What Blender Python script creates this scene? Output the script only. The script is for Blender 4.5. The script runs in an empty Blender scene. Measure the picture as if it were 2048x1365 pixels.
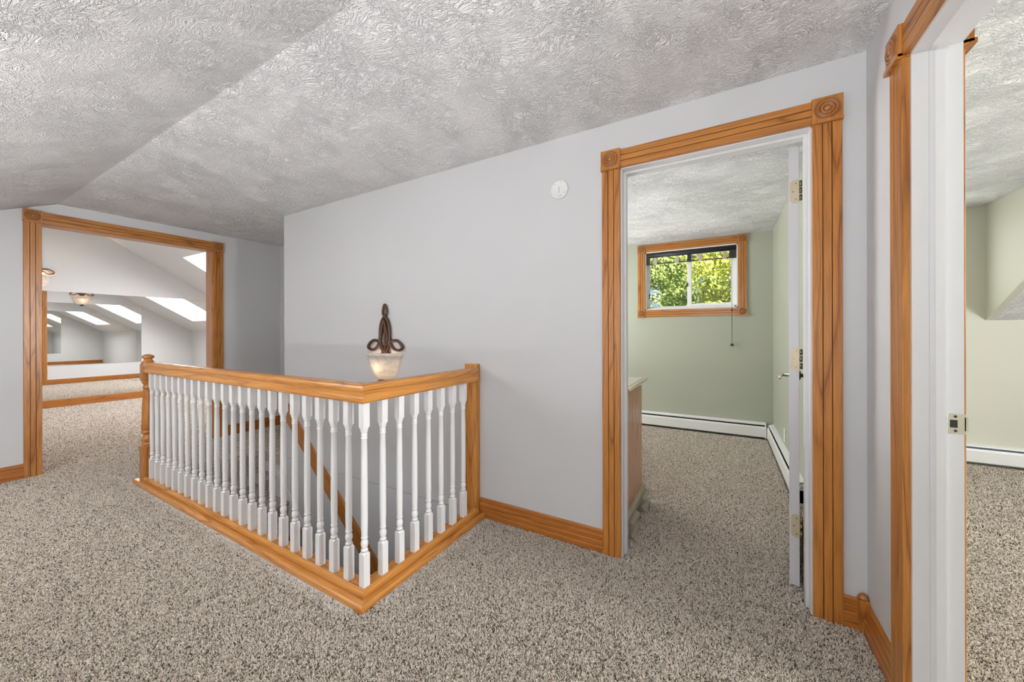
import bpy, bmesh, math, random
from mathutils import Vector, Matrix, Euler
PI = math.pi
sc = bpy.context.scene
COL = sc.collection
random.seed(7)

# ------------------------------------------------------------------ camera, world, sun, window and fill light, exposure
cam = bpy.data.cameras.new('camera')
cam.sensor_fit = 'HORIZONTAL'; cam.sensor_width = 36.0
cam.lens = 735.48 / 2048 * 36.0
cam.shift_y = -18.1 / 2048
cam.clip_start = 0.02
camo = bpy.data.objects.new('camera', cam); COL.objects.link(camo)
camo.location = (0, 0, 1.17)
camo.rotation_euler = (Matrix.Rotation(0.520016, 4, 'Z') @ Matrix.Rotation(PI / 2, 4, 'X') @ Matrix.Rotation(-0.002527, 4, 'Z')).to_euler()
sc.camera = camo
sc.view_settings.view_transform = 'Standard'
sc.view_settings.look = 'None'
sc.view_settings.gamma = 1.0
sc.view_settings.use_curve_mapping = False
sc.view_settings.exposure = 0.0
sc.cycles.max_bounces = 9
sc.cycles.diffuse_bounces = 6
sc.cycles.glossy_bounces = 8
sc.cycles.sample_clamp_indirect = 6.0

world = bpy.data.worlds.new('sky'); sc.world = world; world.use_nodes = True
wn = world.node_tree.nodes; wl = world.node_tree.links
bg = wn['Background']
sky = wn.new('ShaderNodeTexSky'); sky.sky_type = 'HOSEK_WILKIE'; sky.turbidity = 3.0
sky.sun_direction = Vector((0.55, -0.62, 0.75)).normalized()
wl.new(sky.outputs['Color'], bg.inputs['Color'])
bg.inputs['Strength'].default_value = 3.2

def sun(direction, energy, color):
    d = bpy.data.lights.new('sun', 'SUN'); d.energy = energy; d.color = color; d.angle = 0.01
    o = bpy.data.objects.new('sun', d); COL.objects.link(o)
    o.rotation_euler = Vector(direction).to_track_quat('-Z', 'Y').to_euler(); o.location = (8, -8, 14)
sun((-0.55, 0.62, -0.75), 34.0, (1.0, 0.93, 0.80))

def area_light(name, loc, direction, w, h, power, color=(1, 1, 1), up='Z'):
    d = bpy.data.lights.new(name, 'AREA'); d.shape = 'RECTANGLE'; d.size = w; d.size_y = h
    d.energy = power; d.color = color
    o = bpy.data.objects.new(name, d); COL.objects.link(o); o.location = loc
    o.rotation_euler = Vector(direction).to_track_quat('-Z', up).to_euler()
    return o
area_light('added_fill_hall_dormer', (-0.2, -1.46, 1.30), (0.0, 1.0, 0.0), 1.20, 1.30, 5, (0.96, 0.98, 1.0))  # fill for the hall, from an added window behind the camera
area_light('added_fill_hall_skylight', (-3.2, -0.52, 1.66), (0, 0.418, -0.908), 1.30, 0.8, 16, (0.97, 0.98, 1.0), 'Y')  # fill for the hall, from an added skylight out of view
area_light('daylight_bedroom_dormer', (1.28, 4.83, 1.72), (0.0, -1.0, 0.0), 0.95, 0.70, 7, (0.97, 0.99, 1.0))
area_light('daylight_bedroom_east', (4.16, 1.3, 1.45), (-1.0, 0.0, 0.0), 1.70, 1.25, 190, (0.97, 0.99, 1.0))
area_light('added_fill_office_west', (-2.78, 3.5, 1.45), (1.0, 0.0, 0.0), 1.50, 1.10, 60, (0.97, 0.99, 1.0))  # added fill from an unseen west side, brightening the office
area_light('area_loft_south', (-7.1, -1.16, 1.5), (0.0, 1.0, 0.0), 1.5, 1.2, 22, (1.0, 0.98, 0.95))  # area light in front of the solid south wall, no window modelled

# ------------------------------------------------------------------ materials
def new_mat(name):
    m = bpy.data.materials.new(name); m.use_nodes = True
    return m, m.node_tree.nodes, m.node_tree.links, m.node_tree.nodes['Principled BSDF']

def plain(name, col, rough=0.5, metal=0.0, spec=0.5):
    m, n, l, b = new_mat(name)
    b.inputs['Base Color'].default_value = (*col, 1); b.inputs['Roughness'].default_value = rough
    b.inputs['Metallic'].default_value = metal; b.inputs['Specular IOR Level'].default_value = spec
    return m

def ramp(n, stops, interp='LINEAR'):
    r = n.new('ShaderNodeValToRGB'); r.color_ramp.interpolation = interp
    e = r.color_ramp.elements
    while len(e) < len(stops): e.new(0.5)
    for i, (p, c) in enumerate(stops):
        e[i].position = p; e[i].color = (*c, 1) if len(c) == 3 else c
    return r

def noise(n, l, vec, scale, detail=3, rough=0.5, dist=0.0):
    t = n.new('ShaderNodeTexNoise'); t.inputs['Scale'].default_value = scale
    t.inputs['Detail'].default_value = detail; t.inputs['Roughness'].default_value = rough
    t.inputs['Distortion'].default_value = dist
    if vec is not None: l.new(vec, t.inputs['Vector'])
    return t

def mathn(n, l, op, a, b=None, c=None):
    t = n.new('ShaderNodeMath'); t.operation = op
    for i, v in enumerate((a, b, c)):
        if v is None: continue
        if isinstance(v, (int, float)): t.inputs[i].default_value = v
        else: l.new(v, t.inputs[i])
    return t.outputs[0]

def bump(n, l, b, height, strength, dist):
    t = n.new('ShaderNodeBump'); t.inputs['Strength'].default_value = strength; t.inputs['Distance'].default_value = dist
    l.new(height, t.inputs['Height']); l.new(t.outputs['Normal'], b.inputs['Normal'])

def paint(name, col, rough=0.55, spec=0.35, roller=True):
    m, n, l, b = new_mat(name)
    co = n.new('ShaderNodeTexCoord')
    big = noise(n, l, co.outputs['Object'], 1.3, 2)
    r = ramp(n, [(0.3, [c * 0.975 for c in col]), (0.7, [min(1, c * 1.02) for c in col])])
    l.new(big.outputs['Fac'], r.inputs['Fac']); l.new(r.outputs['Color'], b.inputs['Base Color'])
    b.inputs['Roughness'].default_value = rough; b.inputs['Specular IOR Level'].default_value = spec
    if not roller: return m
    fine = noise(n, l, co.outputs['Object'], 240, 2)
    bump(n, l, b, fine.outputs['Fac'], 0.06, 0.0006)
    return m

def plaster(name, col):
    """stomp-brushed textured ceiling: short raised ridges in patches"""
    m, n, l, b = new_mat(name)
    co = n.new('ShaderNodeTexCoord'); v = co.outputs['Object']
    warp = noise(n, l, v, 5.0, 2)
    mx = n.new('ShaderNodeVectorMath'); mx.operation = 'MULTIPLY_ADD'
    mp = n.new('ShaderNodeMapping'); mp.inputs['Scale'].default_value = (0.62, 1.15, 1.15); l.new(v, mp.inputs['Vector'])
    l.new(warp.outputs['Color'], mx.inputs[0]); mx.inputs[1].default_value = (0.22, 0.22, 0.22); l.new(mp.outputs[0], mx.inputs[2])
    ridge = noise(n, l, mx.outputs[0], 48, 2.0, 0.55, 0.9)
    a = mathn(n, l, 'ABSOLUTE', mathn(n, l, 'SUBTRACT', ridge.outputs['Fac'], 0.5))
    rr = ramp(n, [(0.0, (1, 1, 1)), (0.03, (0.85, 0.85, 0.85)), (0.09, (0, 0, 0))], 'EASE'); l.new(a, rr.inputs['Fac'])
    ridge2 = noise(n, l, mx.outputs[0], 92, 2.0, 0.5, 0.6)
    a2 = mathn(n, l, 'ABSOLUTE', mathn(n, l, 'SUBTRACT', ridge2.outputs['Fac'], 0.47))
    rr2 = ramp(n, [(0.0, (0.8, 0.8, 0.8)), (0.07, (0, 0, 0))], 'EASE'); l.new(a2, rr2.inputs['Fac'])
    patch = noise(n, l, v, 3.2, 2)
    pr = ramp(n, [(0.35, (0.45, 0.45, 0.45)), (0.62, (1, 1, 1))]); l.new(patch.outputs['Fac'], pr.inputs['Fac'])
    h = mathn(n, l, 'MULTIPLY', mathn(n, l, 'ADD', rr.outputs['Color'], rr2.outputs['Color']), pr.outputs['Color'])
    fine = noise(n, l, v, 150, 2)
    h = mathn(n, l, 'MULTIPLY_ADD', fine.outputs['Fac'], 0.35, h)
    b.inputs['Base Color'].default_value = (*col, 1)
    b.inputs['Roughness'].default_value = 0.62; b.inputs['Specular IOR Level'].default_value = 0.25
    bump(n, l, b, h, 0.95, 0.006)
    return m

def carpet_mat(name, tint=(1, 1, 1)):
    m, n, l, b = new_mat(name)
    co = n.new('ShaderNodeTexCoord'); v = co.outputs['Object']
    m1 = n.new('ShaderNodeMapping'); m1.inputs['Rotation'].default_value = (0, 0, math.radians(-30)); l.new(v, m1.inputs['Vector'])
    m2 = n.new('ShaderNodeMapping'); m2.inputs['Scale'].default_value = (1.2, 0.58, 1.0); l.new(m1.outputs[0], m2.inputs['Vector'])
    warp = noise(n, l, v, 40, 2)
    mx = n.new('ShaderNodeVectorMath'); mx.operation = 'MULTIPLY_ADD'
    l.new(warp.outputs['Color'], mx.inputs[0]); mx.inputs[1].default_value = (0.014, 0.014, 0.014); l.new(m2.outputs[0], mx.inputs[2])
    tuft = noise(n, l, mx.outputs[0], 175, 3.0, 0.66, 0.3)
    t = lambda c: [a * k for a, k in zip(c, tint)]
    r = ramp(n, [(0.325, t((0.035, 0.025, 0.018))), (0.418, t((0.14, 0.105, 0.08))), (0.468, t((0.56, 0.48, 0.40))),
                 (0.60, t((0.71, 0.625, 0.54))), (0.75, t((0.84, 0.77, 0.69)))])
    l.new(tuft.outputs['Fac'], r.inputs['Fac'])
    wide = noise(n, l, v, 2.2, 3)
    wr = ramp(n, [(0.3, (0.86, 0.86, 0.86)), (0.7, (1.06, 1.06, 1.06))]); l.new(wide.outputs['Fac'], wr.inputs['Fac'])
    mm = n.new('ShaderNodeMix'); mm.data_type = 'RGBA'; mm.blend_type = 'MULTIPLY'; mm.inputs['Factor'].default_value = 1
    l.new(r.outputs['Color'], mm.inputs['A']); l.new(wr.outputs['Color'], mm.inputs['B'])
    l.new(mm.outputs['Result'], b.inputs['Base Color'])
    b.inputs['Roughness'].default_value = 0.95; b.inputs['Specular IOR Level'].default_value = 0.08
    b.inputs['Sheen Weight'].default_value = 0.15
    f = noise(n, l, mx.outputs[0], 175, 3, 0.66, 0.3)
    bump(n, l, b, f.outputs['Fac'], 1.0, 0.016)
    return m

def wood_mat(name, axis, light=(0.475, 0.194, 0.040), mid=(0.385, 0.142, 0.025), dark=(0.23, 0.074, 0.011), rough=0.32, cell=9.0):
    m, n, l, b = new_mat(name)
    co = n.new('ShaderNodeTexCoord'); inf = n.new('ShaderNodeObjectInfo')
    ad = n.new('ShaderNodeVectorMath'); ad.operation = 'ADD'
    sh = n.new('ShaderNodeVectorMath'); sh.operation = 'SCALE'; sh.inputs[0].default_value = (7.3, 5.1, 9.7)
    l.new(inf.outputs['Random'], sh.inputs['Scale'])
    l.new(co.outputs['Object'], ad.inputs[0]); l.new(sh.outputs[0], ad.inputs[1])
    def stretched(along, across):
        mp = n.new('ShaderNodeMapping'); s = [across] * 3; s[axis] = along
        mp.inputs['Scale'].default_value = s; l.new(ad.outputs[0], mp.inputs['Vector']); return mp.outputs[0]
    base = noise(n, l, stretched(0.6, cell), 1.0, 2.0, 0.45, 0.25)
    rings = mathn(n, l, 'PINGPONG', mathn(n, l, 'MULTIPLY', base.outputs['Fac'], 13.0), 1.0)
    r = ramp(n, [(0.0, dark), (0.10, mid), (0.45, light), (0.85, [(a + c) / 2 for a, c in zip(light, mid)]), (1.0, mid)])
    l.new(rings, r.inputs['Fac'])
    pores = noise(n, l, stretched(7.0, 330.0), 1.0, 2, 0.6)
    pr = ramp(n, [(0.35, (0.62, 0.58, 0.55)), (0.52, (1, 1, 1)), (0.7, (1.06, 1.06, 1.06))]); l.new(pores.outputs['Fac'], pr.inputs['Fac'])
    mm = n.new('ShaderNodeMix'); mm.data_type = 'RGBA'; mm.blend_type = 'MULTIPLY'; mm.inputs['Factor'].default_value = 0.75
    l.new(r.outputs['Color'], mm.inputs['A']); l.new(pr.outputs['Color'], mm.inputs['B'])
    l.new(mm.outputs['Result'], b.inputs['Base Color'])
    b.inputs['Roughness'].default_value = rough; b.inputs['Specular IOR Level'].default_value = 0.5
    b.inputs['Coat Weight'].default_value = 0.15; b.inputs['Coat Roughness'].default_value = 0.2
    bump(n, l, b, pores.outputs['Fac'], 0.15, 0.0005)
    return m

M_WALL = paint('white_wall_paint', (0.585, 0.587, 0.594))
M_LOFT = paint('loft_wall_paint', (0.66, 0.66, 0.665))
M_GREEN = paint('sage_green_wall_paint', (0.405, 0.42, 0.34))
M_GREEN2 = paint('pale_sage_wall_paint', (0.59, 0.59, 0.50))
M_CEIL = plaster('textured_ceiling_plaster', (0.86, 0.86, 0.87))
M_CARPET = carpet_mat('speckled_beige_carpet')
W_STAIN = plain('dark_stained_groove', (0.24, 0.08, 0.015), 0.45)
WX = wood_mat('honey_oak_along_x', 0); WY = wood_mat('honey_oak_along_y', 1); WZ = wood_mat('honey_oak_along_z', 2)
GX, GY, GZ = [wood_mat('golden_oak_along_' + 'xyz'[i], i, (0.58, 0.255, 0.056), (0.50, 0.20, 0.038), (0.36, 0.128, 0.022), 0.27) for i in range(3)]
BX, BY = [wood_mat('dark_honey_oak_along_' + 'xy'[i], i, (0.41, 0.147, 0.023), (0.35, 0.113, 0.016), (0.22, 0.064, 0.009), 0.33) for i in range(2)]
M_ENAMEL = paint('white_enamel_paint', (0.80, 0.795, 0.79), 0.3, 0.5, False)
M_TRIMW = paint('white_jamb_paint', (0.67, 0.67, 0.68), 0.3, 0.5, False)
M_DOOR = paint('white_door_paint', (0.57, 0.555, 0.565), 0.35, 0.4, False)
M_HEAT = plain('white_heater_enamel', (0.78, 0.775, 0.76), 0.35)
M_DARK = plain('dark_recess', (0.015, 0.015, 0.017), 0.7)
M_BLUEFIN = plain('blue_grey_fins', (0.16, 0.27, 0.36), 0.4, 0.3)
M_HINGE = plain('tan_brass_hinge', (0.50, 0.42, 0.29), 0.45, 0.25)
M_HINGED = plain('dark_brass_barrel', (0.22, 0.17, 0.10), 0.35, 0.8)
M_NICKEL = plain('satin_nickel', (0.72, 0.69, 0.62), 0.22, 1.0)
M_BRONZE = plain('oiled_bronze', (0.085, 0.040, 0.022), 0.38, 0.4)
M_MIRROR = plain('mirror_silver', (0.90, 0.91, 0.90), 0.0, 1.0)
M_VINYL = plain('white_vinyl', (0.80, 0.80, 0.80), 0.35)
M_BLIND = plain('black_blind_fabric', (0.018, 0.018, 0.022), 0.5)
M_CLIP = plain('beige_strap', (0.50, 0.40, 0.33), 0.8)
M_PLASTIC = plain('white_plastic', (0.74, 0.74, 0.735), 0.4)
M_GREYP = plain('grey_plastic', (0.42, 0.44, 0.46), 0.45)
M_FOOT = plain('taupe_stained_foot', (0.31, 0.26, 0.20), 0.18)
M_IVORY = plain('ivory_plastic', (0.80, 0.78, 0.66), 0.4)

def glass_mat():
    m, n, l, b = new_mat('window_glass'); out = n['Material Output']; n.remove(b)
    t = n.new('ShaderNodeBsdfTransparent'); t.inputs['Color'].default_value = (0.96, 0.98, 0.97, 1)
    g = n.new('ShaderNodeBsdfGlossy'); g.inputs['Roughness'].default_value = 0.02
    f = n.new('ShaderNodeFresnel'); f.inputs['IOR'].default_value = 1.35
    mx = n.new('ShaderNodeMixShader'); l.new(f.outputs[0], mx.inputs[0]); l.new(t.outputs[0], mx.inputs[1]); l.new(g.outputs[0], mx.inputs[2])
    l.new(mx.outputs[0], out.inputs['Surface']); return m
M_GLASS = glass_mat()

def glow(name, col, strength):
    m, n, l, b = new_mat(name)
    b.inputs['Base Color'].default_value = (*col, 1)
    b.inputs['Emission Color'].default_value = (*col, 1); b.inputs['Emission Strength'].default_value = strength
    return m
M_FILLPANE = glow('added_glowing_pane', (0.95, 0.98, 1.0), 2.2)  # glow for the two added hall panes, out of view
M_SKYLIGHT = glow('daylit_skylight', (0.98, 0.98, 1.0), 17.0)
M_BULB = glow('lit_bulb', (1.0, 0.72, 0.42), 18.0)

def alabaster():
    m, n, l, b = new_mat('marbled_alabaster_glass'); out = n['Material Output']; n.remove(b)
    co = n.new('ShaderNodeTexCoord')
    v = noise(n, l, co.outputs['Object'], 14, 4, 0.6, 1.6)
    r = ramp(n, [(0.35, (0.70, 0.71, 0.72)), (0.6, (0.90, 0.90, 0.89))]); l.new(v.outputs['Fac'], r.inputs['Fac'])
    d = n.new('ShaderNodeBsdfDiffuse'); t = n.new('ShaderNodeBsdfTranslucent'); g = n.new('ShaderNodeBsdfGlossy'); g.inputs['Roughness'].default_value = 0.25
    l.new(r.outputs['Color'], d.inputs['Color']); l.new(r.outputs['Color'], t.inputs['Color'])
    a = n.new('ShaderNodeMixShader'); a.inputs[0].default_value = 0.62; l.new(d.outputs[0], a.inputs[1]); l.new(t.outputs[0], a.inputs[2])
    c = n.new('ShaderNodeMixShader'); c.inputs[0].default_value = 0.06; l.new(a.outputs[0], c.inputs[1]); l.new(g.outputs[0], c.inputs[2])
    l.new(c.outputs[0], out.inputs['Surface']); return m
M_ALAB = alabaster()

# ------------------------------------------------------------------ mesh helpers
class MB:
    """collects shapes in world coordinates; build() links them as ONE mesh object"""
    def __init__(s): s.bm = bmesh.new()
    def _face(s, vs, mi=0):
        try: f = s.bm.faces.new(vs); f.material_index = mi; return f
        except ValueError: return None
    def box(s, x0, x1, y0, y1, z0, z1, mi=0, faces=None, bev=0.0):
        v = [s.bm.verts.new((x, y, z)) for z in (z0, z1) for y in (y0, y1) for x in (x0, x1)]
        F = {'-z': (0, 2, 3, 1), '+z': (4, 5, 7, 6), '-y': (0, 1, 5, 4), '+y': (2, 6, 7, 3), '-x': (0, 4, 6, 2), '+x': (1, 3, 7, 5)}
        fs = [s._face([v[i] for i in idx], (faces or {}).get(k, mi)) for k, idx in F.items()]
        if bev > 0:
            es = {e for f in fs for e in f.edges}
            bmesh.ops.bevel(s.bm, geom=list(es), offset=bev, segments=2, affect='EDGES', profile=0.6)
        return s
    def prism(s, prof, axis, a, b, mi=0, caps=True, dark=()):
        """prof: closed list of 2-D points; axis 'x': (y,z) points, 'y': (x,z) points, 'z': (x,y) points; extruded a..b"""
        def P(p, t): return {'x': (t, p[0], p[1]), 'y': (p[0], t, p[1]), 'z': (p[0], p[1], t)}[axis]
        A = [s.bm.verts.new(P(p, a)) for p in prof]; B = [s.bm.verts.new(P(p, b)) for p in prof]
        k = len(prof)
        for i in range(k): s._face([A[i], A[(i + 1) % k], B[(i + 1) % k], B[i]], 1 if i in dark else mi)
        if caps: s._face(A[::-1], mi); s._face(B, mi)
        return s
    def lathe(s, prof, c, axis='z', seg=20, mi=0, dark=(), smooth=True):
        """prof: (radius, height) list along axis from point c"""
        rings = []
        for r, h in prof:
            ring = []
            for i in range(seg):
                t = 2 * PI * i / seg; u, w = r * math.cos(t), r * math.sin(t)
                p = {'z': (u, w, h), 'y': (u, h, w), 'x': (h, u, w)}[axis]
                ring.append(s.bm.verts.new((c[0] + p[0], c[1] + p[1], c[2] + p[2])))
            rings.append(ring)
        for q, (a, b) in enumerate(zip(rings, rings[1:])):
            for i in range(seg):
                f = s._face([a[i], a[(i + 1) % seg], b[(i + 1) % seg], b[i]], 1 if q in dark else mi)
                if f: f.smooth = smooth
        s._face(rings[0][::-1], mi); s._face(rings[-1], mi)
        return s
    def tube(s, pts, r, seg=8, closed=False, mi=0):
        pts = [Vector(p) for p in pts]; k = len(pts); rings = []
        for i, p in enumerate(pts):
            if closed: d = pts[(i + 1) % k] - pts[i - 1]
            else: d = pts[min(i + 1, k - 1)] - pts[max(i - 1, 0)]
            d.normalize()
            ref = Vector((0, 1, 0)) if abs(d.y) < 0.9 else Vector((1, 0, 0))
            u = d.cross(ref).normalized(); w = d.cross(u)
            rr = r[i] if isinstance(r, (list, tuple)) else r
            rings.append([s.bm.verts.new(p + u * rr * math.cos(2 * PI * j / seg) + w * rr * math.sin(2 * PI * j / seg)) for j in range(seg)])
        for i in range(k if closed else k - 1):
            a, b = rings[i], rings[(i + 1) % k]
            for j in range(seg):
                f = s._face([a[j], a[(j + 1) % seg], b[(j + 1) % seg], b[j]], mi)
                if f: f.smooth = True
        if not closed: s._face(rings[0][::-1], mi); s._face(rings[-1], mi)
        return s
    def quad(s, *pts, mi=0): s._face([s.bm.verts.new(p) for p in pts], mi); return s
    def sphere(s, c, r, mi=0, sx=1, sy=1, sz=1, seg=14):
        m = Matrix.Translation(c) @ Matrix.Diagonal((r * sx, r * sy, r * sz, 1))
        g = bmesh.ops.create_uvsphere(s.bm, u_segments=seg, v_segments=seg // 2 + 2, radius=1, matrix=m)
        for v in g['verts']:
            for f in v.link_faces: f.smooth = True; f.material_index = mi
        return s
    def build(s, name, mats, parent=None, origin=None):
        bmesh.ops.recalc_face_normals(s.bm, faces=s.bm.faces[:])
        if parent is not None: off = world_loc(parent)
        else: off = Vector(origin) if origin is not None else Vector((0, 0, 0))
        if off.length: bmesh.ops.translate(s.bm, verts=s.bm.verts[:], vec=-off)
        me = bpy.data.meshes.new(name); s.bm.to_mesh(me); s.bm.free()
        for m in (mats if isinstance(mats, (list, tuple)) else [mats]): me.materials.append(m)
        o = bpy.data.objects.new(name, me); COL.objects.link(o)
        if parent is not None: o.parent = parent
        elif origin is not None: o.location = origin
        return o

def world_loc(o):
    v = Vector(o.location)
    while o.parent is not None: o = o.parent; v += Vector(o.location)
    return v
def empty(name, loc):
    o = bpy.data.objects.new(name, None); COL.objects.link(o); o.location = loc; o.empty_display_size = 0.1; return o
def tag(o, label, cat, group=None):
    o['label'] = label; o['category'] = cat
    if group: o['group'] = group
    return o
def struct(o, label=None):
    o['kind'] = 'structure'
    if label: o['label'] = label
    return o
def copy_tree(o, parent=None):
    c = o.copy(); COL.objects.link(c)
    if parent is not None: c.parent = parent
    for ch in list(o.children): copy_tree(ch, c)
    return c

# ------------------------------------------------------------------ main dimensions (metres, camera at the origin, +Y to the door wall)
YW = 1.942          # hall face of the wall with the white-jambed doorway and the wall lamp
XE = 0.491          # hall face of the wall on the far right
XW = -4.905         # hall face of the wall with the wide cased opening
ZC = 2.268          # flat ceiling
XEND = -3.586       # where the door wall stops beside the stair recess
YB = 4.861          # far wall of the two green rooms
XL = -9.13          # mirrored wall of the loft
XO = -5.05          # loft side of the opening wall

# ------------------------------------------------------------------ floor, walls, ceilings
fl = MB()
def fq(x0, x1, y0, y1): fl.quad((x0, y0, -.008), (x1, y0, -.008), (x1, y1, -.008), (x0, y1, -.008))
SX0, SX1, SY0, SY1 = -3.93, -1.36, 1.07, YW        # stairwell hole
fq(XW - .08, SX0, -2.3, 2.72); fq(SX0, SX1, -2.3, SY0); fq(SX1, .55, -2.3, YW + .06); fq(SX0, XEND + .06, YW, 2.72)
fq(-2.9, .55, YW + .06, YB + .05); fq(.55, 4.3, -1.6, YB + .05); fq(XL - .1, XW - .08, -1.3, 4.7)
struct(fl.build('floor', M_CARPET), 'speckled beige cut-pile carpet')

# cut pile standing on the carpet that shows: short tilted tufts
def pile_mat():
    m, n, l, b = new_mat('carpet_tufts')
    hi = n.new('ShaderNodeHairInfo'); co = n.new('ShaderNodeTexCoord')
    r = ramp(n, [(0.0, (0.065, 0.047, 0.035)), (0.17, (0.19, 0.147, 0.112)), (0.24, (0.60, 0.528, 0.45)), (0.62, (0.735, 0.66, 0.575)), (1.0, (0.88, 0.82, 0.735))])
    l.new(hi.outputs['Random'], r.inputs['Fac']); l.new(r.outputs['Color'], b.inputs['Base Color'])
    b.inputs['Roughness'].default_value = 0.9; b.inputs['Specular IOR Level'].default_value = 0.1
    return m
M_PILE = pile_mat()
import numpy as np
def carpet_pile(patches, length, label):
    """short tilted tufts as one hair-curves object; patches: (x0, x1, y0, y1, tufts per square metre, radius)"""
    rng = np.random.default_rng(4); P, Rd = [], []
    for x0, x1, y0, y1, dens, rad in patches:
        k = int((x1 - x0) * (y1 - y0) * dens)
        root = np.column_stack([rng.uniform(x0, x1, k), rng.uniform(y0, y1, k), np.full(k, -.0082)])
        L = length * rng.uniform(.65, 1.15, k)
        tilt = rng.normal(0, .42, (k, 2)) + np.array([.10, -.18])
        d = np.column_stack([tilt, np.ones(k)]); d /= np.linalg.norm(d, axis=1)[:, None]
        bend = np.column_stack([rng.normal(0, .18, (k, 2)), np.zeros(k)])
        P.append(np.stack([root, root + d * (L * .55)[:, None], root + (d + bend) * L[:, None]], 1))
        Rd.append(np.repeat((rad * rng.uniform(.75, 1.2, k))[:, None] * np.array([[1.0, .95, .55]]), 1, 0))
    P = np.concatenate(P).astype(np.float32); Rd = np.concatenate(Rd).astype(np.float32); k = len(P)
    cu = bpy.data.hair_curves.new('carpet_pile'); cu.add_curves([3] * k)
    cu.attributes['position'].data.foreach_set('vector', P.ravel()) if 'position' in cu.attributes else cu.points.foreach_set('position', P.ravel())
    ra = cu.attributes.get('radius') or cu.attributes.new('radius', 'FLOAT', 'POINT')
    ra.data.foreach_set('value', Rd.ravel())
    cu.materials.append(M_PILE)
    o = bpy.data.objects.new('carpet_pile', cu); COL.objects.link(o)
    o['kind'] = 'stuff'; o['label'] = label; o['category'] = 'carpet'
    return o
carpet_pile([(XW + .005, -3.99, -.2, 2.58, 60000, .0017), (-3.99, -2.6, -.2, 1.005, 70000, .0016), (-2.6, -1.30, -.2, 1.005, 90000, .0015), (-1.30, XE - .02, -.2, YW - .02, 100000, .0014),
             (-.44, .30, YW - .02, 2.07, 90000, .0015), (-.9, .41, 2.07, 3.3, 80000, .0016), (-.9, .41, 3.3, YB - .066, 50000, .0018), (XE, .60, .76, 1.53, 90000, .0015), (.60, 1.5, .9, 3.0, 80000, .0015), (.60, 2.6, 3.0, YB - .066, 45000, .0018),
             (XO, XW, .715, 1.882, 50000, .0018), (XL + .02, XO - .02, .5, 3.6, 26000, .0026), (-3.99, XEND, YW + .002, 2.58, 60000, .0017)],
            .0105, 'speckled beige cut carpet pile across the hall and its rooms')
sc.cycles_curves.shape = 'RIBBONS'

D1L, D1R, D1T = -0.452, 0.316, 2.014               # doorway to the green office
D2N, D2S, D2T = 1.548, 0.74, 1.995                 # doorway to the bedroom on the right
w = MB(); fg = {'+y': 1}
w.box(XEND, D1L - .012, YW, YW + .12, 0, ZC + .05, faces=fg); w.box(D1R + .012, .60, YW, YW + .12, 0, ZC + .05, faces=fg)
w.box(D1L - .012, D1R + .012, YW, YW + .12, D1T + .012, ZC + .05, faces=fg)
struct(w.build('wall_north', [M_WALL, M_GREEN]))
w = MB(); fe = {'+x': 1}
w.box(XE, .597, D2N + .012, YW, 0, ZC + .05, faces=fe); w.box(XE, .597, -1.5, D2S - .012, 0, ZC + .05, faces=fe)
w.box(XE, .597, D2S - .012, D2N + .012, D2T + .012, ZC + .05, faces=fe)
struct(w.build('wall_east', [M_WALL, M_GREEN2]))
w = MB(); w.box(.475, .60, YW + .12, YB + .02, 0, ZC + .05, faces={'+x': 1}); struct(w.build('wall_office_east', [M_GREEN, M_GREEN2]))
# the far green wall, with a hole for the slider window
WX0, WX1, WZ0, WZ1 = -0.845, 0.150, 1.440, 2.165
w = MB()
w.box(-2.9, WX0, YB, YB + .16, 0, ZC + .05); w.box(WX1, .54, YB, YB + .16, 0, ZC + .05)
w.box(WX0, WX1, YB, YB + .16, 0, WZ0); w.box(WX0, WX1, YB, YB + .16, WZ1, ZC + .05)
struct(w.build('wall_office_north', M_GREEN))
w = MB(); w.box(-2.95, -2.8, YW + .12, YB + .1, 0, ZC + .05); struct(w.build('wall_office_west', M_GREEN))
# bedroom on the right: knee wall, dormer wall, dormer cheek, sloped ceiling
XC = 2.0; ZK = 1.262; SL = 0.628
w = MB(); w.box(XC, 4.2, YB, YB + .12, 0, ZK); w.box(.54, XC, YB, YB + .12, 0, ZC + .05); struct(w.build('wall_bedroom_north', M_GREEN2))
YF = YB - (ZC - ZK) / SL
w = MB(); w.prism([(YB, ZK), (YF, ZC), (YB, ZC + .02)], 'x', XC, XC + .05)
struct(w.build('wall_dormer_cheek', M_GREEN2))
w = MB(); w.box(4.18, 4.3, -1.6, YB + .1, 0, ZC + .05); w.box(.54, 4.3, -1.65, -1.5, 0, ZC + .05); struct(w.build('wall_bedroom_east', M_GREEN2))
w = MB(); w.box(.597, XC + .03, -1.55, YB + .05, ZC, ZC + .06); w.box(XC + .03, 4.25, -1.55, YF + .02, ZC, ZC + .06)
w.prism([(YB + .05, ZK - .03), (YF, ZC), (YF, ZC + .06), (YB + .05, ZK + .05)], 'x', XC + .002, 4.25)
struct(w.build('ceiling_bedroom', M_CEIL))
w = MB(); w.box(-2.9, .59, YW + .06, YB + .05, ZC, ZC + .06); struct(w.build('ceiling_office', M_CEIL))

# opening wall between the hall and the loft
OS, ON, OT = 0.712, 1.885, 2.078
w = MB(); fw = {'-x': 1}
w.box(XO, XW, -2.3, OS - .012, 0, 3.1, faces=fw); w.box(XO, XW, ON + .012, 4.70, 0, 3.1, faces=fw)
w.box(XO, XW, OS - .012, ON + .012, OT + .012, 3.1, faces=fw)
struct(w.build('wall_west', [M_WALL, M_LOFT]))
YR = 2.60
w = MB(); w.box(XW, XEND + .12, YR, YR + .1, 0, ZC + .05); w.box(XEND, XEND + .12, YW + .12, YR, 0, ZC + .05); struct(w.build('wall_recess', M_WALL))
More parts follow.
